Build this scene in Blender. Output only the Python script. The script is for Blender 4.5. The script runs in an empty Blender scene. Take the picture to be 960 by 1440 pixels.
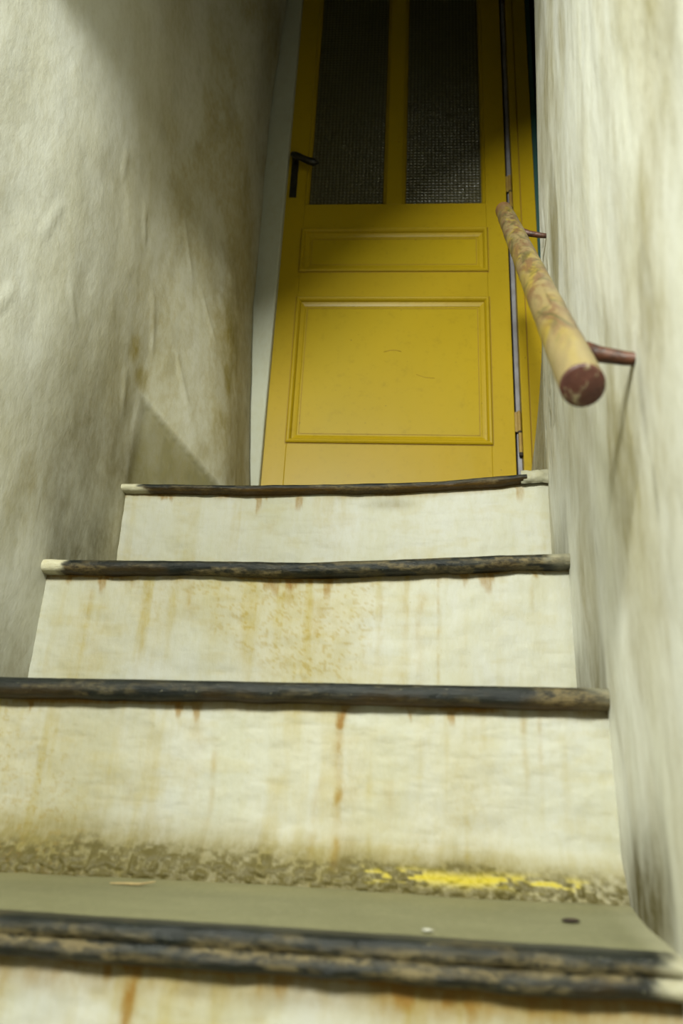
import bpy, math
import numpy as np
from mathutils import Matrix, Vector

# ------------------------------------------------------------------ camera, world, lights, exposure
SC = bpy.context.scene
COL = SC.collection
CZ = 0.66                      # height of the camera above the lower floor

cam_d = bpy.data.cameras.new('camera')
cam = bpy.data.objects.new('camera', cam_d)
COL.objects.link(cam)
cam.matrix_world = Matrix(((0.98929966, 0.0111223, 0.14547329, 0),
                           (0.1389708, -0.37542325, -0.91637574, 0),
                           (0.04442185, 0.92678675, -0.37295177, CZ),
                           (0, 0, 0, 1)))
cam_d.sensor_fit = 'VERTICAL'
cam_d.sensor_height = 36.0
cam_d.lens = 1167 / 1440 * 36.0
cam_d.clip_start = 0.02
cam_d.dof.use_dof = True
cam_d.dof.focus_distance = 1.30
cam_d.dof.aperture_fstop = 5.0
SC.camera = cam

w = bpy.data.worlds.new('world')
SC.world = w
w.use_nodes = True
w.node_tree.nodes['Background'].inputs[0].default_value = (0.5, 0.55, 0.5, 1)
w.node_tree.nodes['Background'].inputs[1].default_value = 0.0

def area(name, loc, target, size, power, color):
    d = bpy.data.lights.new(name, 'AREA')
    d.shape = 'DISK'
    d.size = size
    d.energy = power
    d.color = color
    o = bpy.data.objects.new(name, d)
    COL.objects.link(o)
    o.location = loc
    o.rotation_euler = (Vector(target) - Vector(loc)).to_track_quat('-Z', 'Y').to_euler()
    return o
TINT = (0.96, 1.0, 0.90)
area('lobby_lamp', (-0.32, -1.17, CZ + 1.33), (-0.2, 1.2, CZ + 0.5), 0.36, 93, TINT)
area('side_fill_left', (-0.90, -1.50, CZ + 1.33), (0.0, 1.2, CZ + 0.5), 0.28, 47, TINT)  # added fill from the left, brightens the right wall
area('side_fill_right', (0.78, -1.45, CZ + 1.70), (-0.4, 1.0, CZ + 0.5), 0.24, 56, TINT)  # added fill from the right, brightens the left wall

SC.view_settings.view_transform = 'Standard'
SC.view_settings.look = 'None'
SC.view_settings.gamma = 1
SC.view_settings.use_curve_mapping = False
SC.view_settings.exposure = 0.0

# ------------------------------------------------------------------ numpy noise
def _hash(ix, iy, iz, seed):
    h = (ix * 374761393 + iy * 668265263 + iz * 2147483647 + seed * 974634777) & 0xffffffff
    h = ((h ^ (h >> 13)) * 1274126177) & 0xffffffff
    h = (h ^ (h >> 16)) & 0xffffffff
    return h / 4294967295.0
def vnoise(x, y, z, seed=0):
    x, y, z = np.broadcast_arrays(x, y, z)
    ix, iy, iz = (np.floor(a).astype(np.int64) for a in (x, y, z))
    fx, fy, fz = x - ix, y - iy, z - iz
    fx, fy, fz = (a * a * (3 - 2 * a) for a in (fx, fy, fz))
    r = 0
    for dx in (0, 1):
        for dy in (0, 1):
            for dz in (0, 1):
                wgt = (fx if dx else 1 - fx) * (fy if dy else 1 - fy) * (fz if dz else 1 - fz)
                r = r + wgt * _hash(ix + dx, iy + dy, iz + dz, seed)
    return r
def fbm(x, y, z, seed=0, octv=4):
    a, s, t = 0.5, 0, 0
    for k in range(octv):
        s = s + a * vnoise(x * 2 ** k, y * 2 ** k, z * 2 ** k, seed + k * 17)
        t += a
        a *= 0.5
    return s / t
def sst(a, b, x):
    t = np.clip((x - a) / (b - a), 0, 1)
    return t * t * (3 - 2 * t)
def blob(u, v, cu, cv, ru, rv, soft=0.6):
    d = np.sqrt(((u - cu) / ru) ** 2 + ((v - cv) / rv) ** 2)
    return 1 - sst(1 - soft, 1 + soft, d)

# ------------------------------------------------------------------ mesh helpers
def link(name, me, mat=None, parent=None, smooth=True, loc=None):
    if mat is not None:
        me.materials.append(mat)
    if smooth:
        me.polygons.foreach_set('use_smooth', [True] * len(me.polygons))
    o = bpy.data.objects.new(name, me)
    COL.objects.link(o)
    if parent is not None:
        o.parent = parent
    if loc is not None:
        o.location = loc
    return o
def set_attr(me, name, rgb):
    a = me.attributes.new(name, 'FLOAT_COLOR', 'POINT')
    n = len(me.vertices)
    arr = np.ones((n, 4), dtype=np.float32)
    arr[:, 3] = 0
    for k in range(len(rgb)):
        arr[:, k] = np.clip(np.broadcast_to(rgb[k], n), 0, 1)
    a.data.foreach_set('color', arr.ravel())
def grid_mesh(X, Y, Z, stain=None, flip=False, closed_v=False):
    """X,Y,Z: arrays (n,m)"""
    n, m = X.shape
    v = np.stack([X.ravel(), Y.ravel(), Z.ravel()], 1)
    i = np.arange(n - 1)[:, None] * m + np.arange(m - 1)[None, :]
    i = i.ravel()
    f = np.stack([i, i + 1, i + m + 1, i + m], 1)
    if closed_v:
        j = np.arange(n - 1) * m
        f = np.vstack([f, np.stack([j + m - 1, j, j + m, j + 2 * m - 1], 1)])
    if flip:
        f = f[:, ::-1]
    me = bpy.data.meshes.new('surface')
    me.from_pydata(v.tolist(), [], f.tolist())
    me.update()
    if stain is not None:
        set_attr(me, 'stain', [np.asarray(s, dtype=float) * np.ones(X.shape) if False else s for s in stain] if False else
                 [(np.ones(X.shape) * s).ravel() for s in stain])
    return me
def solid(o, t, offset=1.0):
    m = o.modifiers.new('thickness', 'SOLIDIFY')
    m.thickness = t
    m.offset = offset
    return o
class MB:
    def __init__(s): s.v = []; s.f = []
    def add(s, verts, faces):
        k = len(s.v); s.v += [tuple(p) for p in verts]; s.f += [tuple(i + k for i in q) for q in faces]
    def box(s, x0, x1, y0, y1, z0, z1):
        vs = [(x, y, z) for x in (x0, x1) for y in (y0, y1) for z in (z0, z1)]
        s.add(vs, [(0, 1, 3, 2), (4, 6, 7, 5), (0, 4, 5, 1), (2, 3, 7, 6), (0, 2, 6, 4), (1, 5, 7, 3)])
    def tube(s, pts, rad, seg=20, caps=True):
        pts = [Vector(p) for p in pts]
        rings = []
        up = Vector((0, 0, 1))
        for i, p in enumerate(pts):
            t = (pts[min(i + 1, len(pts) - 1)] - pts[max(i - 1, 0)]).normalized()
            a = t.cross(up)
            if a.length < 1e-3: a = t.cross(Vector((0, 1, 0)))
            a.normalize(); b = t.cross(a)
            r = rad[i] if hasattr(rad, '__len__') else rad
            rings.append([p + (a * math.cos(2 * math.pi * k / seg) + b * math.sin(2 * math.pi * k / seg)) * r for k in range(seg)])
        k0 = len(s.v)
        for r in rings: s.v += [tuple(q) for q in r]
        for i in range(len(rings) - 1):
            for k in range(seg):
                a0 = k0 + i * seg + k; a1 = k0 + i * seg + (k + 1) % seg
                s.f.append((a0, a1, a1 + seg, a0 + seg))
        if caps:
            s.f.append(tuple(k0 + k for k in range(seg))[::-1])
            s.f.append(tuple(k0 + (len(rings) - 1) * seg + k for k in range(seg)))
    def frame(s, x0, x1, z0, z1, prof):
        """picture-frame moulding in the x-z plane; prof = [(inset, y)]"""
        rows = []
        for ins, y in prof:
            rows.append([(x0 + ins, y, z0 + ins), (x1 - ins, y, z0 + ins), (x1 - ins, y, z1 - ins), (x0 + ins, y, z1 - ins)])
        k0 = len(s.v)
        for r in rows: s.v += r
        for i in range(len(rows) - 1):
            for k in range(4):
                a, b = k0 + i * 4 + k, k0 + i * 4 + (k + 1) % 4
                s.f.append((a, b, b + 4, a + 4))
    def build(s, name, mat, parent=None, bevel=0.0, smooth=False, loc=None, seg=2):
        me = bpy.data.meshes.new(name)
        me.from_pydata(s.v, [], s.f)
        me.update()
        o = link(name, me, mat, parent, smooth, loc)
        if bevel:
            m = o.modifiers.new('bevel', 'BEVEL'); m.width = bevel; m.segments = seg; m.limit_method = 'ANGLE'
            m.harden_normals = False
        return o
def empty(name, loc, rz=0.0):
    o = bpy.data.objects.new(name, None); COL.objects.link(o)
    o.location = loc; o.rotation_euler = (0, 0, rz)
    return o
def tag(o, **k):
    for a, b in k.items(): o[a] = b
    return o

# ------------------------------------------------------------------ node helpers
class NT:
    def __init__(s, name):
        s.m = bpy.data.materials.new(name); s.m.use_nodes = True
        s.t = s.m.node_tree; s.t.nodes.clear()
        s.out = s.t.nodes.new('ShaderNodeOutputMaterial')
        s.b = s.t.nodes.new('ShaderNodeBsdfPrincipled')
        s.t.links.new(s.b.outputs[0], s.out.inputs[0])
        s.geo = s.t.nodes.new('ShaderNodeNewGeometry')
    def L(s, a, b): s.t.links.new(a, b)
    def put(s, sock, v):
        if hasattr(v, 'is_output') or isinstance(v, bpy.types.NodeSocket): s.L(v, sock)
        elif isinstance(v, tuple) and len(v) == 3 and sock.type == 'RGBA': sock.default_value = (*v, 1)
        else: sock.default_value = v
    def noise(s, scale, detail=4, rough=0.6, stretch=(1, 1, 1), dist=0.0, src=None):
        mp = s.t.nodes.new('ShaderNodeMapping'); mp.inputs['Scale'].default_value = stretch
        s.L(src or s.geo.outputs['Position'], mp.inputs['Vector'])
        n = s.t.nodes.new('ShaderNodeTexNoise')
        s.L(mp.outputs[0], n.inputs['Vector'])
        n.inputs['Scale'].default_value = scale; n.inputs['Detail'].default_value = detail
        n.inputs['Roughness'].default_value = rough; n.inputs['Distortion'].default_value = dist
        return n.outputs['Fac']
    def ramp(s, fac, *stops):
        r = s.t.nodes.new('ShaderNodeValToRGB'); s.L(fac, r.inputs[0])
        e = r.color_ramp.elements
        while len(e) > 1: e.remove(e[-1])
        for i, (p, c) in enumerate(stops):
            q = e[0] if i == 0 else e.new(p)
            q.position = p; q.color = (*c, 1) if isinstance(c, tuple) else (c, c, c, 1)
        return r.outputs[0]
    def mix(s, fac, a, b, mode='MIX'):
        n = s.t.nodes.new('ShaderNodeMix'); n.data_type = 'RGBA'; n.blend_type = mode
        s.put(n.inputs[0], fac); s.put(n.inputs[6], a); s.put(n.inputs[7], b)
        return n.outputs[2]
    def math(s, op, a, b=0.0, clamp=False):
        n = s.t.nodes.new('ShaderNodeMath'); n.operation = op; n.use_clamp = clamp
        s.put(n.inputs[0], a); s.put(n.inputs[1], b)
        return n.outputs[0]
    def attr(s, name='stain'):
        a = s.t.nodes.new('ShaderNodeAttribute'); a.attribute_name = name
        sp = s.t.nodes.new('ShaderNodeSeparateColor'); s.L(a.outputs['Color'], sp.inputs[0])
        return list(sp.outputs)[:3] + [a.outputs['Alpha']]
    def bump(s, h, strength, dist, prev=None):
        n = s.t.nodes.new('ShaderNodeBump'); n.inputs['Strength'].default_value = strength
        n.inputs['Distance'].default_value = dist; s.L(h, n.inputs['Height'])
        if prev is not None: s.L(prev, n.inputs['Normal'])
        return n.outputs[0]
    def done(s, color=None, rough=0.6, normal=None, spec=0.3, metal=0.0):
        if color is not None: s.put(s.b.inputs['Base Color'], color)
        s.put(s.b.inputs['Roughness'], rough); s.b.inputs['Specular IOR Level'].default_value = spec
        s.put(s.b.inputs['Metallic'], metal)
        if normal is not None: s.L(normal, s.b.inputs['Normal'])
        return s.m

def plaster(name, base, base2, streak_dir, bump_s=0.5, deep=None):
    n = NT(name)
    r, g, b, al = n.attr()
    big = n.noise(7, 5, 0.6, streak_dir)
    fine = n.noise(70, 5, 0.7, streak_dir)
    spk = n.noise(260, 3, 0.6)
    c = n.mix(n.ramp(big, (0.35, 0.0), (0.68, 1.0)), base, base2)
    c = n.mix(n.ramp(fine, (0.45, 0.0), (0.75, 0.25)), c, (0.2604, 0.2294, 0.1054))
    c = n.mix(n.ramp(spk, (0.70, 0.0), (0.78, 0.4)), c, (0.1612, 0.1302, 0.0434))
    # stains: broken up by fine noise
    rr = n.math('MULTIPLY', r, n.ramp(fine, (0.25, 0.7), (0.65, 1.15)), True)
    gg = n.math('MULTIPLY', g, n.ramp(fine, (0.3, 0.75), (0.6, 1.1)), True)
    c = n.mix(gg, c, (0.25, 0.20, 0.055))
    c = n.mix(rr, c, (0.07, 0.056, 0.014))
    c = n.mix(b if deep is None else n.math('MULTIPLY', b, n.ramp(fine, (0.3, 0.5), (0.6, 1.2)), True), c, n.mix(fine, (0.085, 0.074, 0.026), (0.20, 0.175, 0.070)) if deep is None else deep)
    if deep is not None:
        c = n.mix(al, c, n.mix(fine, (0.33, 0.27, 0.006), (0.30, 0.23, 0.02)))
    h = n.bump(n.noise(28, 6, 0.62, streak_dir), bump_s, 0.012)
    h = n.bump(n.noise(150, 4, 0.65), bump_s * 0.7, 0.003, h)
    return n.done(c, 0.62, h, 0.25)

M = {}
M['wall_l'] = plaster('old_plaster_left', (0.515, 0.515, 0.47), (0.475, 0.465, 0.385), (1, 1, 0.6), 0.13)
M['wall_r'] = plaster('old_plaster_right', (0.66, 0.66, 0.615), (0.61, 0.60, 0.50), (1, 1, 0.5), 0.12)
M['riser'] = plaster('limewashed_riser', (0.335, 0.33, 0.29), (0.30, 0.29, 0.21), (1.6, 1, 0.6), 0.16, (0.1674, 0.0868, 0.0124))
M['plain'] = plaster('plain_plaster', (0.09, 0.085, 0.06), (0.06, 0.055, 0.04), (1, 1, 1), 0.2)

n = NT('grey_cement_tread')
r, g, b = n.attr()[0:3]
f1 = n.noise(14, 5, 0.6, (0.5, 1.4, 1)); f2 = n.noise(160, 4, 0.6)
c = n.mix(f1, (0.10, 0.096, 0.048), (0.175, 0.168, 0.088))
c = n.mix(n.ramp(f2, (0.5, 0.0), (0.8, 0.4)), c, (0.2232, 0.2046, 0.124))
c = n.mix(r, c, (0.06, 0.05, 0.02)); c = n.mix(g, c, (0.30, 0.24, 0.09)); c = n.mix(b, c, (0.50, 0.47, 0.33))
M['tread'] = n.done(c, 0.55, n.bump(f2, 0.35, 0.003), 0.3)

n = NT('black_worn_nosing')
r, g, b = n.attr()[0:3]
f1 = n.noise(60, 6, 0.7, (0.35, 1, 2.2)); f2 = n.noise(220, 4, 0.7, (0.5, 1, 1))
c = n.mix(n.ramp(f1, (0.3, 0.0), (0.7, 1.0)), (0.003, 0.0042, 0.0042), (0.013, 0.0145, 0.011))
c = n.mix(n.ramp(n.noise(420, 3, 0.6, (0.6, 1, 1)), (0.66, 0.0), (0.72, 0.6)), c, (0.16, 0.15, 0.09))
rr = n.math('MULTIPLY', r, n.ramp(f2, (0.38, 0.15), (0.58, 1.2)), True)
c = n.mix(rr, c, n.mix(f1, (0.0434, 0.02976, 0.01116), (0.186, 0.1488, 0.0744)))
c = n.mix(g, c, n.mix(f2, (0.020, 0.010, 0.002), (0.12, 0.062, 0.006)))
c = n.mix(b, c, n.mix(f2, (0.3224, 0.2852, 0.1612), (0.465, 0.4464, 0.341)))
M['nosing'] = n.done(c, n.math('ADD', n.math('MULTIPLY', r, 0.3), 0.38), n.bump(f1, 0.6, 0.004, n.bump(f2, 0.5, 0.002)), 0.2)

def paint(name, c1, c2, rough=0.38):
    n = NT(name)
    tc = n.t.nodes.new('ShaderNodeTexCoord').outputs['Object']
    big = n.noise(4, 4, 0.6, (1, 1, 0.5), src=tc); dirt = n.noise(55, 5, 0.7, src=tc); sp = n.noise(130, 2, 0.5, src=tc)
    c = n.mix(n.ramp(big, (0.3, 0.0), (0.7, 1.0)), c1, c2)
    c = n.mix(n.ramp(dirt, (0.55, 0.0), (0.80, 0.5)), c, tuple(v * 0.55 for v in c1))
    c = n.mix(n.ramp(sp, (0.735, 0.0), (0.76, 0.8)), c, (0.10, 0.06, 0.01))
    h = n.bump(n.noise(18, 4, 0.5, (1, 1, 0.3), src=tc), 0.12, 0.006)
    return n.done(c, rough, h, 0.22)
M['door'] = paint('yellow_gloss_paint', (0.31, 0.2015, 0.00248), (0.2852, 0.1984, 0.0062))
M['panel'] = paint('yellow_panel_paint', (0.3162, 0.2139, 0.00248), (0.2976, 0.2108, 0.0062))
M['line'] = paint('brown_joint_line', (0.20, 0.12, 0.012), (0.26, 0.15, 0.015), 0.6)  # brown for joint lines, frame groove and scratches

def simple(name, c, rough=0.5, metal=0.0, c2=None, scale=60, bump=0.2):
    n = NT(name)
    f = n.noise(scale, 4, 0.65)
    return n.done(n.mix(n.ramp(f, (0.35, 0.0), (0.65, 1.0)), c, c2 or tuple(v * 0.6 for v in c)), rough, n.bump(f, bump, 0.003), 0.4, metal)
M['iron'] = simple('black_iron', (0.012, 0.011, 0.009), 0.4, 0.3, (0.03, 0.026, 0.018))
M['grey'] = simple('grey_metal_strip', (0.2108, 0.2046, 0.2232), 0.4, 0.0, (0.1488, 0.1364, 0.1364), 25)
M['dark'] = simple('dark_gap', (0.02, 0.014, 0.008), 0.8)
M['teal'] = simple('old_teal_paint', (0.0093, 0.0527, 0.0496), 0.5, 0, (0.02, 0.055, 0.045), 30)
M['hinge'] = simple('yellow_painted_hinge', (0.2604, 0.1736, 0.031), 0.4, 0, (0.186, 0.1054, 0.031), 40)
M['bracket'] = simple('rusty_bracket', (0.09, 0.03, 0.012), 0.5, 0.1, (0.025, 0.010, 0.006), 120, 0.5)
M['chip_dark'] = simple('dark_chip', (0.03, 0.018, 0.01), 0.8)
M['chip_tan'] = simple('dry_straw', (0.30, 0.22, 0.09), 0.7)
M['chip_white'] = simple('white_plaster_crumb', (0.3844, 0.372, 0.31), 0.8)

n = NT('mottled_rail_paint')
tc = n.t.nodes.new('ShaderNodeTexCoord').outputs['Object']
a = n.noise(11, 3, 0.5, (4, 1, .7), src=tc, dist=0.8); b2 = n.noise(17, 4, 0.6, (3.5, 1, .7), src=tc, dist=1.2); f2 = n.noise(140, 4, 0.6, src=tc)
c = n.mix(n.ramp(a, (0.42, 0.0), (0.55, 1.0)), (0.24, 0.175, 0.025), (0.20, 0.15, 0.065))
c = n.mix(n.ramp(b2, (0.46, 0.0), (0.60, 0.85)), c, (0.125, 0.065, 0.030))
c = n.mix(n.ramp(n.noise(15, 3, 0.6, (3.5, 1, .7), src=tc, dist=1.5), (0.52, 0.0), (0.66, 0.75)), c, (0.062, 0.0558, 0.0186))
at = n.attr()
c = n.mix(at[0], c, n.mix(f2, (0.10, 0.045, 0.02), (0.26, 0.12, 0.05)))
c = n.mix(at[1], c, (0.23, 0.18, 0.085))
M['rail'] = n.done(c, 0.42, n.bump(b2, 0.3, 0.003, n.bump(f2, 0.3, 0.001)), 0.45)

n = NT('red_brown_cap')
tc = n.t.nodes.new('ShaderNodeTexCoord').outputs['Object']
a = n.noise(90, 4, 0.6, src=tc, dist=0.8); a2 = n.noise(60, 3, 0.5, src=tc)
c = n.mix(n.ramp(a2, (0.35, 0.0), (0.65, 1.0)), (0.045, 0.012, 0.008), (0.075, 0.024, 0.015))
c = n.mix(n.ramp(a, (0.58, 0.0), (0.68, 0.75)), c, (0.30, 0.25, 0.15))
M['cap'] = n.done(c, 0.5, n.bump(a, 0.5, 0.003), 0.4)

# patterned glass: raised square grid
n = NT('patterned_glass')
tc = n.t.nodes.new('ShaderNodeTexCoord').outputs['Object']
sep = n.t.nodes.new('ShaderNodeSeparateXYZ'); n.L(tc, sep.inputs[0])
def wave(src, k):
    q = n.math('FRACT', n.math('MULTIPLY', src, k)); q = n.math('ABSOLUTE', n.math('SUBTRACT', q, 0.5))
    return q
hx = wave(sep.outputs[0], 1 / 0.0095); hz = wave(sep.outputs[2], 1 / 0.0095)
hh = n.math('MULTIPLY', n.math('MINIMUM', hx, hz), 2.0)
hh = n.math('ADD', hh, n.math('MULTIPLY', n.noise(60, 3, 0.6, src=tc), 0.9))
c = n.mix(n.ramp(n.math('MAXIMUM', hx, hz), (0.40, 0.0), (0.47, 1.0)), (0.07, 0.062, 0.026), (0.24, 0.22, 0.12))
n.b.inputs['Transmission Weight'].default_value = 0.45
n.b.inputs['IOR'].default_value = 1.5
M['glass'] = n.done(c, 0.28, n.bump(hh, 0.9, 0.003), 0.5)

# ------------------------------------------------------------------ wall shapes (x as a function of y and z, camera-relative z)
NY = {-1: 0.190, 0: 0.396, 1: 0.600, 2: 0.804, 3: 1.008, 4: 1.212}      # nosing fronts
NZ = {-1: -0.458, 0: -0.256, 1: -0.054, 2: 0.148, 3: 0.347, 4: 0.549}   # nosing tops
LE_Z = [.545, .729, .932, 1.185, 1.578, 1.953, 2.23, 3.0]
LE_X = [-.450, -.454, -.470, -.489, -.495, -.489, -.479, -.475]
RE_Z = [.54, .75, .94, 1.25, 1.6, 2.3, 3.0]
RE_X = [.130, .142, .182, .197, .206, .222, .23]
def crease(y):
    return .7175 - .445 * (y - 1.233)
def left_x(y, z):
    xe = np.interp(z, LE_Z, LE_X)
    q = y - 1.212
    k = .012 + .07 * sst(.65, .95, z)
    q = .5 * (q + np.sqrt(q * q + k * k))          # soft turn of the wall, sharper near the tread
    q = q / .225
    q = .5 * (1 + q - np.sqrt((1 - q) ** 2 + .02))    # the wall runs on straight before the door
    return -.568 + (xe + .568) * q - .004 * np.clip((1.212 - y) / .4, 0, 1)
def right_x(y, z):
    lean = .132 + .02 * np.clip((z - .68) / .92, 0, 1.3)
    xe = np.interp(z, RE_Z, RE_X)
    t = np.clip((y - 1.205) / .43, 0, 1)
    return lean + (xe - lean) * t
def corner_dark(y, z, hgt=.10):
    """darker tone on a wall just above each tread, between nosing and riser"""
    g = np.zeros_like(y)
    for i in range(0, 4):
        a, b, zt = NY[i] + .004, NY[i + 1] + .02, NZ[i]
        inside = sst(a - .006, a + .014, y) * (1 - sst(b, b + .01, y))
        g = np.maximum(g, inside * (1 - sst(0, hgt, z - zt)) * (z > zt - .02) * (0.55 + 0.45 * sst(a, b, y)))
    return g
ys = np.concatenate([np.linspace(-0.30, 0.17, 10), np.linspace(0.2, 1.20, 134), np.arange(1.205, 1.602, .005)])
zs = np.concatenate([np.linspace(-.70, 1.595, 307), np.linspace(1.61, 2.80, 60)])

# left wall
Yg, Zg = np.meshgrid(ys, zs, indexing='ij')
X = left_x(Yg, Zg)
X = X + (fbm(Yg * 3.2, Zg * 2.2, 0 * Yg, 3) - .5) * .020 + (fbm(Yg * 16, Zg * 9, 0 * Yg, 8, 3) - .5) * .003
wedge = sst(1.212, 1.245, Yg) * sst(-.003, .003, crease(Yg) + (fbm(Yg * 40, Zg * 40, 0 * Yg, 5) - .5) * .006 - Zg)
X = X - wedge * .007
ridge = np.exp(-((Zg - crease(Yg)) / .004) ** 2) * sst(1.22, 1.24, Yg)
X = X + ridge * .002
for (ry, rz, rl, rs, rh) in ((1.20, .86, .07, .35, .0022), (1.12, 1.02, .05, .2, .002), (.86, .80, .05, -.3, .002), (1.30, .80, .06, .5, .002), (1.02, 1.06, .04, .1, .002),
                             (.80, .62, .04, -.5, .002), (1.27, 1.08, .07, .4, .0018), (1.35, .98, .06, .6, .0018), (.95, .72, .03, .8, .0018), (1.16, .70, .05, .2, .002)):
    du = Yg - ry - (Zg - rz) * -rs
    X = X + rh * np.exp(-(du / .0055) ** 2) * (1 - sst(.5, 1.0, np.abs(Zg - rz) / rl))
nz = fbm(Yg * 9, Zg * 5, 0 * Yg, 21)
nzf = fbm(Yg * 30, Zg * 16, 0 * Yg, 22)
grime_dark = corner_dark(Yg, Zg, .16) * .45 * (.6 + .8 * nzf)
grime_dark = grime_dark + blob(Yg, Zg, 1.10, .50, .14, .17, .7) * .35 * (.5 + nzf)
grime_dark = grime_dark + sst(1.30, 1.58, Yg) * .20 * (.5 + nzf) + blob(Yg, Zg, 1.46, 1.0, .08, .20, .9) * .22 * sst(.35, .65, nzf)  # darker towards the door, plus one brown streaky stain
grime_dark = grime_dark + wedge * .25 + blob(Yg, Zg, 1.235, .58, .03, .07, .8) * .4  # landing wedge darkened, most at its near lower corner
rust = (.28 + sst(.30, .65, nz) * .32) * sst(.80, 1.35, Yg) + sst(.45, .65, nzf) * .06 + blob(Yg, Zg, 1.165, .785, .016, .02, .8) * .5 + blob(Yg, Zg, 1.205, .75, .02, .02, .8) * .4  # yellow tone rises towards the door, plus small ochre spots
rust = rust + blob(Yg, Zg, 1.42, .85, .06, .16, .8) * .35 * nzf * 2 + blob(Yg, Zg, .93, .44, .05, .10, .8) * .25 * nzf * 2
bare = wedge * (.42 + .25 * nzf) + sst(.66, .70, nzf) * sst(.9, 1.2, Yg) * .15
wl = link('wall_left', grid_mesh(X, Yg, Zg + CZ, (grime_dark, rust, bare), flip=True), M['wall_l'])
solid(wl, .04, -1); tag(wl, kind='structure', label='left stairwell wall of uneven off-white plaster, shaded towards the door')

# right wall
ysr = np.concatenate([np.linspace(-0.30, 0.17, 10), np.linspace(0.2, 1.185, 132), np.arange(1.19, 1.665, .005)])
Yg, Zg = np.meshgrid(ysr, zs, indexing='ij')
X = right_x(Yg, Zg)
env = 1 - .8 * sst(1.15, 1.25, Yg)
X = X + ((fbm(Yg * 3.0, Zg * 1.8, 0 * Yg, 33) - .5) * .012 + (fbm(Yg * 14, Zg * 6, 0 * Yg, 38, 3) - .5) * .004) * env
nz = fbm(Yg * 9, Zg * 3.5, 0 * Yg, 41); nzf = fbm(Yg * 34, Zg * 14, 0 * Yg, 42); nzv = fbm(Yg * 26, Zg * 7, 0 * Yg, 43)
grime_dark = corner_dark(Yg, Zg, .13) * .75 * (.5 + nzf)
grime_dark = grime_dark + sst(1.22, 1.26, Yg) * (1 - sst(.80, .92, Zg)) * .55 * (.6 + .7 * nzf)  # landing wedge: grime plus the dimness of grazing light put into the colour
drip = blob(Yg, Zg, .507, .39, .030, .075, .5)
ringd = np.exp(-((np.sqrt(((Yg - .520) / .020) ** 2 + ((Zg - .375) / .042) ** 2) - 1) / .16) ** 2)
grime_dark = grime_dark + ringd * .16 + blob(Yg, Zg, .556, .315, .007, .035, .5) * .35 + blob(Yg, Zg, .546, .235, .004, .02, .5) * .4  # oval ring mark, thin dark line below the bracket, small dark fleck
grime_dark = grime_dark + blob(Yg, Zg, .812, .288, .003, .013, .5) * .6 + blob(Yg, Zg, .69, -.02, .06, .04, .8) * .6 * (.4 + nzf)
rust = sst(.45, .68, nz) * .36 + sst(.5, .7, nzv) * .22 + blob(Yg, Zg, .50, .40, .05, .085, .5) * .22 + blob(Yg, Zg, .50, .30, .04, .06, .8) * .25 * nzf * 2
patch = blob(Yg + (nzf - .5) * .05, Zg, 1.03, .82, .055, .17, .15)
rust = rust + patch * .18
bare = patch * .30 + blob(Yg, Zg, .520, .375, .018, .040, .3) * .22
flake = sst(.62, .66, fbm(Yg * 60, Zg * 22, 0 * Yg, 47)) * sst(1.02, 1.15, Yg) * (1 - sst(.95, 1.1, Zg)) * sst(.5, .6, Zg)
X = X + patch * .0015 + flake * .0025
bare = np.maximum(bare, flake * .6)
wr = link('wall_right', grid_mesh(X, Yg, Zg + CZ, (grime_dark, rust, bare), flip=False), M['wall_r'])
solid(wr, .04, -1); tag(wr, kind='structure', label='right stairwell wall of stained cream plaster carrying the handrail')

# wall around the door: strip on the left, lintel above, strip on the right
mb = MB()
mb.box(-.80, -.441, 1.612, 1.74, CZ + .40, CZ + 2.85)
mb.box(-.441, .26, 1.67, 1.76, CZ + 2.60, CZ + 2.85)
mb.box(.232, .50, 1.69, 1.80, CZ + .40, CZ + 2.85)
M['strip'] = plaster('reveal_plaster', (0.37, 0.37, 0.30), (0.33, 0.33, 0.25), (1, 1, 0.5), 0.15)
o = mb.build('wall_back', M['strip'], bevel=.004); tag(o, kind='structure', label='narrow pale plaster strip of wall beside the yellow door')

# room beyond the door, lobby behind the camera, widened for the side fills
mb = MB()
mb.box(-1.0, 1.0, 3.2, 3.3, CZ + .4, CZ + 2.8); mb.box(-1.0, -.9, 1.75, 3.2, CZ + .4, CZ + 2.8); mb.box(.9, 1.0, 1.81, 3.2, CZ + .4, CZ + 2.8)
tag(mb.build('wall_beyond', M['plain']), kind='structure')
mb = MB(); mb.box(-1.8, 1.4, -2.75, -2.6, 0, CZ + 2.75)
mb.box(-1.8, -1.7, -2.6, -.30, 0, CZ + 2.75); mb.box(1.3, 1.4, -2.6, -.30, 0, CZ + 2.75)
mb.box(-1.8, -.585, -.30, -.20, 0, CZ + 2.75); mb.box(.165, 1.4, -.30, -.20, 0, CZ + 2.75)
tag(mb.build('wall_rear', M['plain']), kind='structure')
mb = MB(); mb.box(-1.8, 1.4, -2.75, 3.3, CZ + 2.75, CZ + 2.9)
tag(mb.build('ceiling', M['plain']), kind='structure')
mb = MB(); mb.box(-1.8, 1.4, -2.75, .25, -.1, 0)
tag(mb.build('floor', M['tread']), kind='structure')

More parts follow.
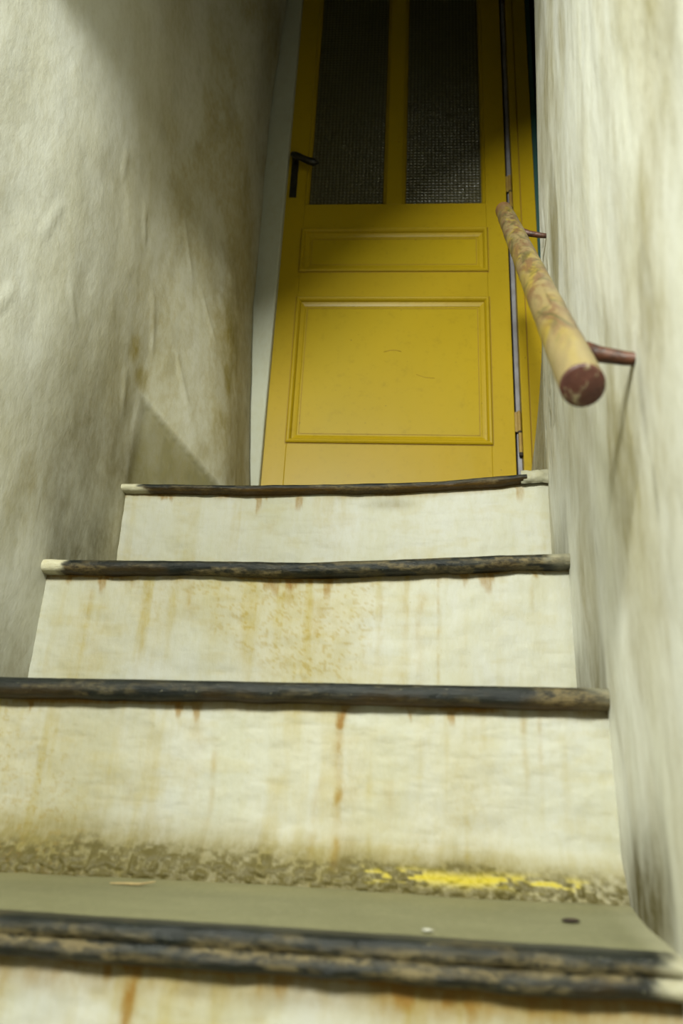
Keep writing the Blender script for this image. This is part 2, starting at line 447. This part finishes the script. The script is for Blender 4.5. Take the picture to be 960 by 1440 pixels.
# unseen header above the steps, added to block light; edge shaped for its shadow
HX = [-.60, -.45, -.35, -.25, -.12, 0.0, .10, .17]
HZ = [1.14, 1.17, 1.22, 1.325, 1.45, 1.54, 1.59, 1.61]
xs = np.linspace(-.60, .16, 40)
zz = np.interp(xs, HX, HZ)
mb = MB()
vs = []
for x, z in zip(xs, zz):
    vs += [(x, .30, CZ + z), (x, .42, CZ + z), (x, .42, CZ + 2.76), (x, .30, CZ + 2.76)]
fs = []
for i in range(len(xs) - 1):
    for k in range(4):
        a_, b_ = i * 4 + k, i * 4 + (k + 1) % 4
        fs.append((a_, b_, b_ + 4, a_ + 4))
fs += [(3, 2, 1, 0), tuple(len(vs) - 4 + k for k in range(4))]
mb.add(vs, fs)
tag(mb.build('header_blocker', M['plain']), kind='structure')

# ------------------------------------------------------------------ staircase
st = empty('staircase', (-.2, .2, 0))
tag(st, label='steep masonry staircase with rust-stained cream risers and worn black nosings', category='staircase')
STL = Matrix.Translation((.2, -.2, 0))
def stair_part(name, me, mat, label=None):
    me.transform(STL)
    o = link(name, me, mat, st)
    if label: o['label'] = label
    return o
NOFF = {3: ([-.6, -.56, -.2, .135, .2], [0, -.0005, -.006, .006, .006]),
        4: ([-.6, -.56, -.36, -.20, -.05, .06, .13, .2], [0, .001, -.005, -.006, -.0045, .004, .007, .007])}
def noff(i, x):
    return np.interp(x, *NOFF[i]) if i in NOFF else 0 * x
NH = {-1: .022, 0: .022, 1: .026, 2: .020, 3: .018, 4: .013}
STREAKS = {  # riser number -> (x, z top, z bottom, half width, strength)
    1: [(-.226, -.08, -.30, .006, .9), (-.137, -.08, -.12, .005, .5), (-.32, -.08, -.14, .006, .4), (-.009, -.08, -.10, .05, .5), (.05, -.08, -.1, .04, .5)],
    2: [(-.121, .13, -.02, .0055, .95), (-.115, .10, -.03, .016, .25), (-.243, .09, -.02, .004, .35), (-.14, .06, -.03, .006, .3), (.055, .13, .05, .004, .45),
        (.068, .12, .03, .003, .3), (-.26, .11, 0, .02, .15), (-.07, .06, -.02, .01, .2), (-.33, .05, 0, .008, .2), (.02, .12, .06, .01, .15)],
    3: [(-.229, .335, .30, .007, .8), (-.214, .335, .31, .004, .9), (-.224, .33, .15, .006, .35), (-.36, .32, .27, .006, .45), (-.355, .29, .28, .011, .5), (-.032, .335, .16, .0028, .6),
        (-.055, .31, .16, .008, .3), (-.075, .33, .17, .006, .25), (-.50, .33, .25, .003, .5), (-.105, .33, .17, .004, .3), (-.42, .31, .18, .005, .25), (-.48, .31, .18, .008, .2), (-.19, .30, .22, .03, .28), (.085, .32, .26, .004, .3)],
    4: [(-.309, .49, .45, .01, .2), (-.12, .52, .50, .03, .25), (-.2, .48, .40, .02, .12), (-.43, .46, .38, .006, .2)]}
for i in range(-1, 5):
    # riser below nosing i
    yr = NY[i] + .016
    ztop = NZ[i] - .010
    zbot = (NZ[i - 1] - .012) if i > -1 else -.665
    if i == 2: zbot = -.045
    dx = (.0018 if i == 2 else .003) if i > 0 else .02
    xx = np.arange(-.60, .1701, dx); zr = np.linspace(zbot, ztop, int((ztop - zbot) / dx) + 2)
    Xg, Zg = np.meshgrid(xx, zr, indexing='ij')
    Zo = Zg + noff(i, Xg) * np.clip((Zg - zbot) / (ztop - zbot), 0, 1)
    Yg = np.full_like(Xg, yr) + (fbm(Xg * 6, Zg * 6, 0 * Xg, 60 + i) - .5) * .010 + (fbm(Xg * 40, Zg * 60, 0 * Xg, 70 + i) - .5) * .0025
    hb = Zg - (NZ[i - 1] if i > -1 else -.66)      # height above the tread below
    if i == 2: hb = Zg + .034
    nf = fbm(Xg * 22, Zg * 60, 0 * Xg, 80 + i); nl = fbm(Xg * 5, Zg * 3, 0 * Xg, 84 + i); nv = fbm(Xg * 55, Zg * 3.5, 0 * Xg, 88 + i); nc = fbm(Xg * 190, Zg * 330, 0 * Xg, 91 + i, 5)
    deep = np.zeros_like(Xg); yel = np.zeros_like(Xg)
    rust = sst(.42, .70, nl) * .40 + sst(.50, .72, nv) * .38 * sst(.3, .6, nl) + sst(.55, .7, nf) * .15
    for (sx, z1, z0, hw, s) in STREAKS.get(i, []):
        wob = sx + (fbm(Zg * 30, 0 * Zg, 0 * Zg, int(abs(sx) * 999)) - .5) * hw * 1.3
        hw = hw * .7
        q = s * (.35 + .9 * sst(.35, .6, fbm(Xg * 90, Zg * 70, 0 * Xg, 333))) * np.exp(-((Xg - wob) / hw) ** 2) * (1 - sst(z1 - .004, z1 + .004, Zg)) * sst(z0 - .02, z0 + .03, Zg) * (.6 + .7 * nf)
        rust = rust + q * .5; deep = deep + q * (.42 if s < .75 else .95) * (.3 + .7 * sst(z0, z1, Zg))
    # run-off line right under the nosing
    under = 1 - sst(.0, .012 if i != 1 else .03, (NZ[i] - NH[i]) - Zg)
    q = under * (.45 * sst(.40, .6, fbm(Xg * 12, 0 * Xg, 0 * Xg, 99 + i)) + (.4 if i == 1 else 0))
    rust = rust + q * .6; deep = deep + q * .9
    # short drips and a broken brown line under the nosing
    top = (NZ[i] - NH[i]) - Zg
    dl = .004 + .016 * sst(.62, .8, fbm(Xg * 70, 0 * Xg, 0 * Xg, 350 + i, 3)) + .03 * sst(.72, .85, fbm(Xg * 45, 0 * Xg, 0 * Xg, 360 + i, 2))
    drip_ = (1 - sst(dl * .5, dl, top)) * sst(.38, .55, fbm(Xg * 9, 0 * Xg, 0 * Xg, 370 + i, 2))
    deep = deep + drip_ * .55; rust = rust + drip_ * .3
    # ochre flecks in patches and fine horizontal scuffs
    fl = sst(.60, .68, fbm(Xg * 230, Zg * 300, 0 * Xg, 380 + i, 3)) * sst(.55, .7, nl + .25 * blob(Xg, Zg, -.19, .28, .09, .05, .9))
    deep = deep + fl * .14; rust = rust + fl * .25
    sc_ = sst(.66, .72, fbm(Xg * 28, Zg * 220, 0 * Xg, 390 + i, 3))
    Yg = Yg + sc_ * .00025
    grime_dark = under * .18 * nf * (3 if i == 1 else 1) + sc_ * .05
    if i == 2:
        edge = .030 + .014 * sst(.2, -.5, Xg) + (fbm(Xg * 30, 0 * Xg, 0 * Xg, 7) - .5) * .012
        right_fade = 1 - .5 * sst(.0, .09, Xg)
        band = 1 - sst(edge * .55, edge * 1.5, hb)
        blk = 1 - sst(.004, edge * .8, hb + (nf - .5) * .02)
        grime_dark = grime_dark + band * .58 * right_fade + blk * 1.1 * sst(.36, .60, nc) * right_fade + blk * .2
        rust = rust * (1 - .3 * (1 - sst(edge, edge * 2.5, hb))) + band * .5
        ysm = -.0265 - .02 * (Xg - .0) * .4 + (fbm(Xg * 30, 0 * Xg, 0 * Xg, 402) - .5) * .004
        yel = sst(.46, .58, fbm(Xg * 70, Zg * 260, 0 * Xg, 401, 3) + .25 * sst(-.05, -.03, Xg) * (1 - sst(.03, .05, Xg)) - .10 * (1 - sst(-.10, -.05, Xg)) - .1 * sst(.06, .10, Xg)) * np.exp(-((Zg - .004 - ysm) / .0048) ** 2) * sst(-.13, -.09, Xg) * (1 - sst(.09, .12, Xg))
        Yg = Yg - .020 * (1 - sst(0, .040, hb)) - blk * (nc - .3) * .010 - band * .003
    elif i > -1:
        hgt = {3: .022, 4: .012}.get(i, .02)
        grime_dark = grime_dark + (1 - sst(.0, hgt, hb + (nf - .5) * .02)) * (.5 if i == 3 else .2)
        rust = rust + (1 - sst(.0, hgt * 2.2, hb + (nf - .5) * .02)) * .25
    dots = sst(.80, .84, fbm(Xg * 150, Zg * 150, 0 * Xg, 120 + i, 2))
    if i == 4:
        grime_dark = grime_dark + blob(Xg, Zg, -.118, .517, .035, .009, .8) * .35 * (.4 + nf)
    me = grid_mesh(Xg, Yg, Zo + CZ, (grime_dark * (1 - yel), rust, deep, yel), flip=True)
    o = stair_part('riser', me, M['riser']); solid(o, .03, -1)
    # tread behind nosing i
    y0 = NY[i] + .017
    y1 = (NY[i + 1] + .03) if i < 4 else 1.80
    z0, z1 = NZ[i], NZ[i] + (.023 if i == 1 else 0)
    dx = .005 if i in (1,) else .02
    xx = np.arange(-.60, .1701, dx); yy = np.linspace(y0, y1, max(3, int((y1 - y0) / dx)))
    Xg, Yg2 = np.meshgrid(xx, yy, indexing='ij')
    t = (Yg2 - y0) / (y1 - y0)
    Zg = z0 - .001 + (z1 - z0) * t + noff(i, Xg) * (1 - t * (i < 4)) + (fbm(Xg * 8, Yg2 * 8, 0 * Xg, 130 + i) - .5) * .004
    nf = fbm(Xg * 30, Yg2 * 30, 0 * Xg, 140 + i)
    gr = sst(.75, .95, t) * .3 * nf * 2; ru = sst(.5, .9, t) * .25 * nf
    pl = sst(.105, .13, Xg) * .35 * (1 - t)
    me = grid_mesh(Xg, Yg2, Zg + CZ, (gr, ru, pl), flip=True)
    o = stair_part('tread', me, M['tread'], 'grey cement tread' if i == 1 else None); solid(o, .012, -1)
    # nosing i : rounded bar swept along x
    h = NH[i]
    dx = .0022 if i > 0 else .01
    x0n, x1n = (-.592, .150) if i != 4 else (-.590, .10)
    if i == 1: x1n = .134
    xx = np.arange(x0n, x1n, dx)
    prof = []
    for k in range(9):
        a_ = math.pi / 2 + math.pi * k / 8
        prof.append((.006 + math.cos(a_) * .010, -h / 2 + math.sin(a_) * h / 2))
    prof = [(.030, 0), (.020, .0005)] + prof + [(.022, -h), (.030, -h)]
    if i == 1:
        prof = [(.030, 0), (.020, .0005), (.008, .0), (.001, -.001), (-.002, -.004), (-.003, -.008), (-.001, -.011), (.002, -.0125), (.001, -.015), (-.002, -.018), (-.001, -.022), (.004, -.026), (.022, -h), (.030, -h)]
    pd = np.array([p[0] for p in prof]); pz = np.array([p[1] for p in prof]); nk = len(prof)
    Xg = np.repeat(xx[:, None], nk, 1)
    PZ = np.repeat(pz[None], len(xx), 0); PY = np.repeat(pd[None], len(xx), 0)
    rgh = {1: .006, 2: .0025, 3: .0035, 4: .003}.get(i, .002)
    hs = 1 + (fbm(xx * 18, 0 * xx, 0 * xx, 150 + i) - .5)[:, None] * .16
    if i == 4: hs = hs * np.interp(xx, [-.6, -.1, .06, .1], [1, 1, 1.1, .8])[:, None]
    ny = fbm(Xg * 45, PZ * 160, 0 * Xg, 160 + i)
    frontness = sst(.03, .0, PY)
    Yn = NY[i] + PY + (ny - .5) * rgh * frontness
    Zn = NZ[i] + PZ * hs + noff(i, Xg) + (fbm(Xg * 30, PZ * 60, 0 * Xg, 170 + i) - .5) * (.0008 + .002 * sst(.4, 1, -PZ / h))
    low = sst(0.35, 0.9, -PZ / h)
    nn = fbm(Xg * 26, PZ * 300, 0 * Xg, 180 + i, 5)
    wear = sst(.50, .64, nn) * (.35 + .55 * low)
    if i == 1:
        wear = wear + sst(.42, .60, fbm(Xg * 14, PZ * 120, 0 * Xg, 5, 4)) * np.exp(-((PZ + .0125) / .0045) ** 2) * 1.2
    if i == 3:
        wear = wear + sst(.48, .56, fbm(Xg * 16, PZ * 260 + Xg * 30, 0 * Xg, 6, 4)) * .7 * sst(-.35, .0, Xg)
    if i == 2:
        wear = wear * (.45 + .5 * sst(-.25, -.45, Xg)) + .8 * sst(.05, .09, Xg) * sst(.35, .5, nn)
    rst = low * sst(.5, .68, fbm(Xg * 12, 0 * Xg, 0 * Xg, 190 + i)) * .35
    if i == 4: rst = rst + sst(.55, .85, -PZ / h) * .6
    if i == 2: rst = rst + sst(.8, 1.0, -PZ / h) * .5 * sst(-.35, -.1, Xg)
    pls = 0 * Xg
    ne = (fbm(Xg * 40, PZ * 100, 0 * Xg, 200 + i) - .5) * .05
    if i == 4: pls = 1 - sst(-.548, -.530, Xg + ne - low * .015)
    if i == 3: pls = (1 - sst(-.552, -.535, Xg + ne)) + sst(.10, .125, Xg + ne) * .55 * (1 - low * .6)
    if i == 2: pls = sst(.095, .13, Xg + ne) * .45 * (1 - .5 * low)
    if i == 1: pls = sst(.108, .128, Xg + ne) * .7
    me = grid_mesh(Xg, Yn, Zn + CZ, (wear, rst, pls), flip=False)
    lab = {1: 'wide black nosing with tan flaking layers', 2: 'smooth blue-black nosing, brown at its right end', 3: 'black nosing with splintered brown edge', 4: 'thin black nosing at the landing'}.get(i)
    stair_part('nosing', me, M['nosing'], lab)

# plaster lump closing the right end of the top nosing
xx = np.linspace(.09, .150, 40); tt = np.linspace(-.35 * math.pi, .5 * math.pi, 14)
Xg, Tg = np.meshgrid(xx, tt, indexing='ij')
rr_ = .012 + (fbm(Xg * 60, Tg * 2, 0 * Xg, 300) - .5) * .008
me = grid_mesh(Xg, NY[4] + .012 - np.cos(Tg) * rr_, NZ[4] - .004 + np.sin(Tg) * rr_ + CZ + .007, (0.15 + 0 * Xg, .15 + 0 * Xg, 0 * Xg), flip=True)
stair_part('nosing_end', me, M['riser'], 'cream plaster lump at the nosing end')

# ------------------------------------------------------------------ door (local frame: x along the leaf, y into the wall)
DA = math.atan(.079)
DO = Vector((-.445, 1.65 + .079 * (-.445 + .17), CZ))
door = empty('door_1', DO, DA)
tag(door, kind='structure', label='yellow painted wooden door with two glass lights above two panels')
U = lambda x: (x + .445) * 1.003
def B(*boxes):
    m = MB()
    for x0, x1, y0, y1, z0, z1 in boxes: m.box(U(x0), U(x1), y0, y1, z0, z1)
    return m
LZ0, LZ1 = .556, 2.56
leaf = B((-.447, -.392, 0, .036, LZ0, LZ1), (.064, .115, 0, .036, LZ0, LZ1),
         (-.392, .064, 0, .036, LZ0, .836), (-.392, .064, 0, .036, 1.225, 1.304),
         (-.392, .064, 0, .036, 1.432, 1.512), (-.392, .064, 0, .036, 2.47, LZ1),
         (-.185, -.145, .001, .036, 1.512, 2.47))
leaf = leaf.build('door_leaf', M['door'], door, bevel=.0012)
for z0, z1 in ((.836, 1.225), (1.304, 1.432)):
    zc = (z0, z1)
    m = MB()
    x0, x1 = U(-.392), U(.064)
    m.frame(x0 - .002, x1 + .002, z0 - .002, z1 + .002, [(0, .002), (0, -.0035), (.003, -.006), (.007, -.0055), (.010, -.002), (.012, .003), (.017, .004), (.022, .0055), (.024, .009), (.024, .012)])
    m.build('panel_moulding', M['door'], leaf)
    # dark joint lines around the moulding
    j = MB()
    for (ins, w_, yy_) in ((-.0035, .0016, -.0002), (.0252, .0016, .0068)):
        X0, X1, Z0, Z1 = x0 + ins, x1 - ins, z0 + ins, z1 - ins
        d_ = .0012
        j.box(X0, X1, yy_ - .0002, yy_ + d_, Z0 - w_ / 2, Z0 + w_ / 2); j.box(X0, X1, yy_ - .0002, yy_ + d_, Z1 - w_ / 2, Z1 + w_ / 2)
        j.box(X0 - w_ / 2, X0 + w_ / 2, yy_ - .0002, yy_ + d_, Z0, Z1); j.box(X1 - w_ / 2, X1 + w_ / 2, yy_ - .0002, yy_ + d_, Z0, Z1)
    j.build('joint_line', M['line'], leaf)
    p = MB(); p.box(x0 + .018, x1 - .018, .0072, .026, z0 + .018, z1 - .018)
    p.build('panel', M['panel'], leaf)
# glazing beads and panes
for (xa, xb) in ((-.392, -.185), (-.145, .064)):
    m = MB()
    m.frame(U(xa), U(xb), 1.512, 2.47, [(0, .0), (.0, .006), (.005, .009), (.009, .015), (.009, .024)])
    m.build('glazing_bead', M['door'], leaf)
    g = MB(); g.box(U(xa) + .003, U(xb) - .003, .018, .022, 1.515, 2.467)
    g.build('glass_pane', M['glass'], leaf)
# scratches on the lower panel
def scratch(pts, r=.0008):
    m = MB(); m.tube([(U(x), .0071, z) for x, z in pts], r, 6); m.build('scratch_mark', M['line'], leaf, smooth=True)
scratch([(-.180, 1.078), (-.165, 1.083), (-.150, 1.083), (-.140, 1.079)])
scratch([(-.104, 1.018), (-.085, 1.010), (-.062, 1.008)], .0006)

# handle
hd = B((-.4335, -.4155, -.003, .001, 1.535, 1.662))
hd.add([(U(-.4335), -.003, 1.662), (U(-.4155), -.003, 1.662), (U(-.4225), -.003, 1.682), (U(-.4335), .001, 1.662), (U(-.4155), .001, 1.662), (U(-.4225), .001, 1.682)],
       [(0, 1, 2), (5, 4, 3), (0, 2, 5, 3), (1, 4, 5, 2), (0, 3, 4, 1)])
hd = hd.build('door_handle', M['iron'], door, bevel=.001); hd['label'] = 'black iron lever handle'
m = MB(); m.tube([(U(-.4245), 0, 1.648), (U(-.4245), -.022, 1.648), (U(-.4245), -.030, 1.648)], [.0075, .0065, .0065], 14)
m.tube([(U(-.431), -.030, 1.652), (U(-.420), -.031, 1.646), (U(-.400), -.032, 1.633), (U(-.385), -.031, 1.626), (U(-.372), -.030, 1.622), (U(-.360), -.030, 1.621)], [.006, .009, .0085, .0095, .0100, .003], 12)
m.build('lever', M['iron'], hd, smooth=True)
m = MB(); m.tube([(U(-.4245), -.0045, 1.575), (U(-.4245), .0, 1.575)], .004, 10); m.build('keyhole', M['dark'], hd)

# frame on the hinge side
fr = B((.131, .1485, -.004, .05, .53, LZ1 + .05), (.1485, .1515, .002, .05, .53, LZ1 + .05), (.1515, .186, -.001, .05, .53, LZ1 + .05),
       (-.50, .19, -.002, .05, LZ1 + .006, LZ1 + .055))
fr.build('door_frame', M['door'], door, bevel=.0012)
m = B((.1485, .1515, .0005, .002, .56, LZ1)); m.build('frame_groove', M['line'], door)
m = B((.1205, .1305, .012, .030, .545, LZ1)); m.build('rebate_strip', M['grey'], door, bevel=.002)['label'] = 'grey metal strip in the hinge gap'
m = B((.112, .134, .034, .04, .545, LZ1)); m.build('gap_shade', M['dark'], door)  # dark strip standing in for the shade inside the hinge gap
m = B((.186, .2005, .004, .05, .95, LZ1 + .05)); m.build('frame_edge', M['teal'], door, bevel=.002)['label'] = 'dark teal painted outer edge'
for zc in (.87, 1.552, 2.3):
    m = MB()
    m.tube([(U(.1255), .004, zc + .001), (U(.1255), .004, zc + .050), (U(.1255), .004, zc + .053)], [.0042, .0042, .002], 14)
    m.box(U(.112), U(.1255), .004, .006, zc, zc + .05)
    hg = m.build('hinge', M['hinge'], door, smooth=False)
    m = MB(); m.tube([(U(.1265), .004, zc - .052), (U(.1265), .004, zc - .003)], .0042, 14); m.box(U(.1265), U(.135), .004, .006, zc - .05, zc - .003)
    m.build('hinge_knuckle', M['hinge'], hg)
    m = MB(); m.tube([(U(.126), .004, zc - .0035), (U(.126), .004, zc + .0015)], .0045, 12); m.tube([(U(.127), .004, zc - .060), (U(.127), .004, zc - .052)], .0046, 12)
    m.build('hinge_washer', M['chip_dark'], hg)

# ------------------------------------------------------------------ handrail
P0 = Vector((.083, .520, CZ + .305)); P1 = Vector((.0855, 1.335, CZ + 1.190))
hr = empty('handrail', P0)
tag(hr, label='sloping round handrail with mottled yellow-brown paint on the right wall', category='handrail')
d = (P1 - P0); Ln = d.length; d.normalize()
a = d.cross(Vector((0, 0, 1))).normalized(); b = a.cross(d)
ns, nsg = 160, 36
S_, A_ = np.meshgrid(np.linspace(0, Ln, ns), np.linspace(0, 2 * np.pi, nsg, endpoint=False), indexing='ij')
R_ = .0162 * (1 + (fbm(S_ * 9, 0 * S_, 0 * S_, 500) - .5) * .08) + (fbm(S_ * 40, np.cos(A_) * .7, np.sin(A_) * .7, 501) - .5) * .0012
endr = np.clip((Ln - S_) / .012, 0, 1); R_ = R_ * (.35 + .65 * np.sqrt(endr * (2 - endr)))
R_ = R_ * (.94 + .06 * np.clip(S_ / .003, 0, 1))
bend = .004 * np.sin(S_ / Ln * np.pi * 1.3)
av, bv, dv = (np.array(q) for q in (a, b, d))
Pn = dv[None, None] * S_[..., None] + av * (R_ * np.cos(A_) )[..., None] + bv * (R_ * np.sin(A_))[..., None]
far = sst(Ln - .14, Ln - .02, S_) * (.5 + .5 * fbm(S_ * 30, np.cos(A_), np.sin(A_), 510)); near = (1 - sst(.02, .16, S_)) * .75
me = grid_mesh(Pn[..., 0], Pn[..., 1], Pn[..., 2], (far, near, 0 * far), flip=True, closed_v=True)
link('rail', me, M['rail'], hr)
m = MB()
rings = [(.0, .0158), (-.0015, .0155), (-.0025, .0135), (-.003, .0005)]
for s_, r_ in rings:
    m.v += [tuple(d * s_ + a * (r_ * math.cos(2 * math.pi * k / 36)) + b * (r_ * math.sin(2 * math.pi * k / 36))) for k in range(36)]
for i in range(3):
    for k in range(36):
        q0, q1 = i * 36 + k, i * 36 + (k + 1) % 36
        m.f.append((q0, q1, q1 + 36, q0 + 36))
m.build('end_cap', M['cap'], hr, smooth=True)['label'] = 'chipped red-brown end face'
# far end cap
m = MB(); m.tube([tuple(d * (Ln - .001)), tuple(d * (Ln + .001))], .0058, 20); m.build('end_cap', M['cap'], hr)
def bracket(yw, zw, yr, th):
    xr_ = float(right_x(np.array(yw), np.array(zw)))
    t = (yr - P0.y) / (P1.y - P0.y); Pr = P0.lerp(P1, t)
    W = Vector((xr_ + .008, yw, CZ + zw))
    A = Pr + Vector((.006, 0, .004))
    pts = [A, A.lerp(W, .35) + Vector((0, 0, -.0045)), A.lerp(W, .7) + Vector((0, 0, -.003)), W]
    m = MB(); m.tube([tuple(p - P0) for p in pts], [th * .9, th, th * .85, th * .7], 14)
    br = m.build('bracket', M['bracket'], hr, smooth=True)
    br['label'] = 'rusty iron bracket'
bracket(.563, .350, .588, .0066)
bracket(1.105, .925, 1.105, .0050)

# ------------------------------------------------------------------ debris on the lowest visible tread
def tread1_z(y): return CZ - .054 + .023 * (y - .612) / .222
def debris(name, verts_fn, mat, label, cat, loc):
    o = verts_fn().build(name, mat, smooth=False); o.location = loc
    tag(o, label=label, category=cat); return o
def lump(sx, sy, sz, seed):
    m = MB(); n1, n2 = 9, 14
    rng = np.random.RandomState(seed)
    for i in range(n1 + 1):
        th = math.pi * i / n1
        for k in range(n2):
            ph = 2 * math.pi * k / n2
            q = 1 + (rng.rand() - .5) * .5
            m.v.append((sx * q * math.sin(th) * math.cos(ph), sy * q * math.sin(th) * math.sin(ph), sz + sz * math.cos(th)))
    for i in range(n1):
        for k in range(n2):
            A0 = i * n2 + k; A1 = i * n2 + (k + 1) % n2
            m.f.append((A0, A0 + n2, A1 + n2, A1))
    return m
debris('dark_crumb', lambda: lump(.0065, .004, .0016, 1), M['chip_dark'], 'dark brown flat crumb on the grey tread near its right end', 'crumb', (.0755, .705, tread1_z(.705) - .001))
debris('plaster_crumb', lambda: lump(.004, .0022, .0010, 3), M['chip_white'], 'small white crumb near the front of the grey tread', 'crumb', (-.028, .638, tread1_z(.638) - .0005))
def twig():
    m = MB(); m.tube([(-.020, -.002, .0012), (-.008, 0, .0014), (.006, .0006, .0016), (.018, .005, .004)], [.0005, .0011, .0012, .0004], 8); return m
debris('straw', twig, M['chip_tan'], 'short dry brown straw lying on the grey tread at left', 'straw', (-.285, .75, tread1_z(.75)))
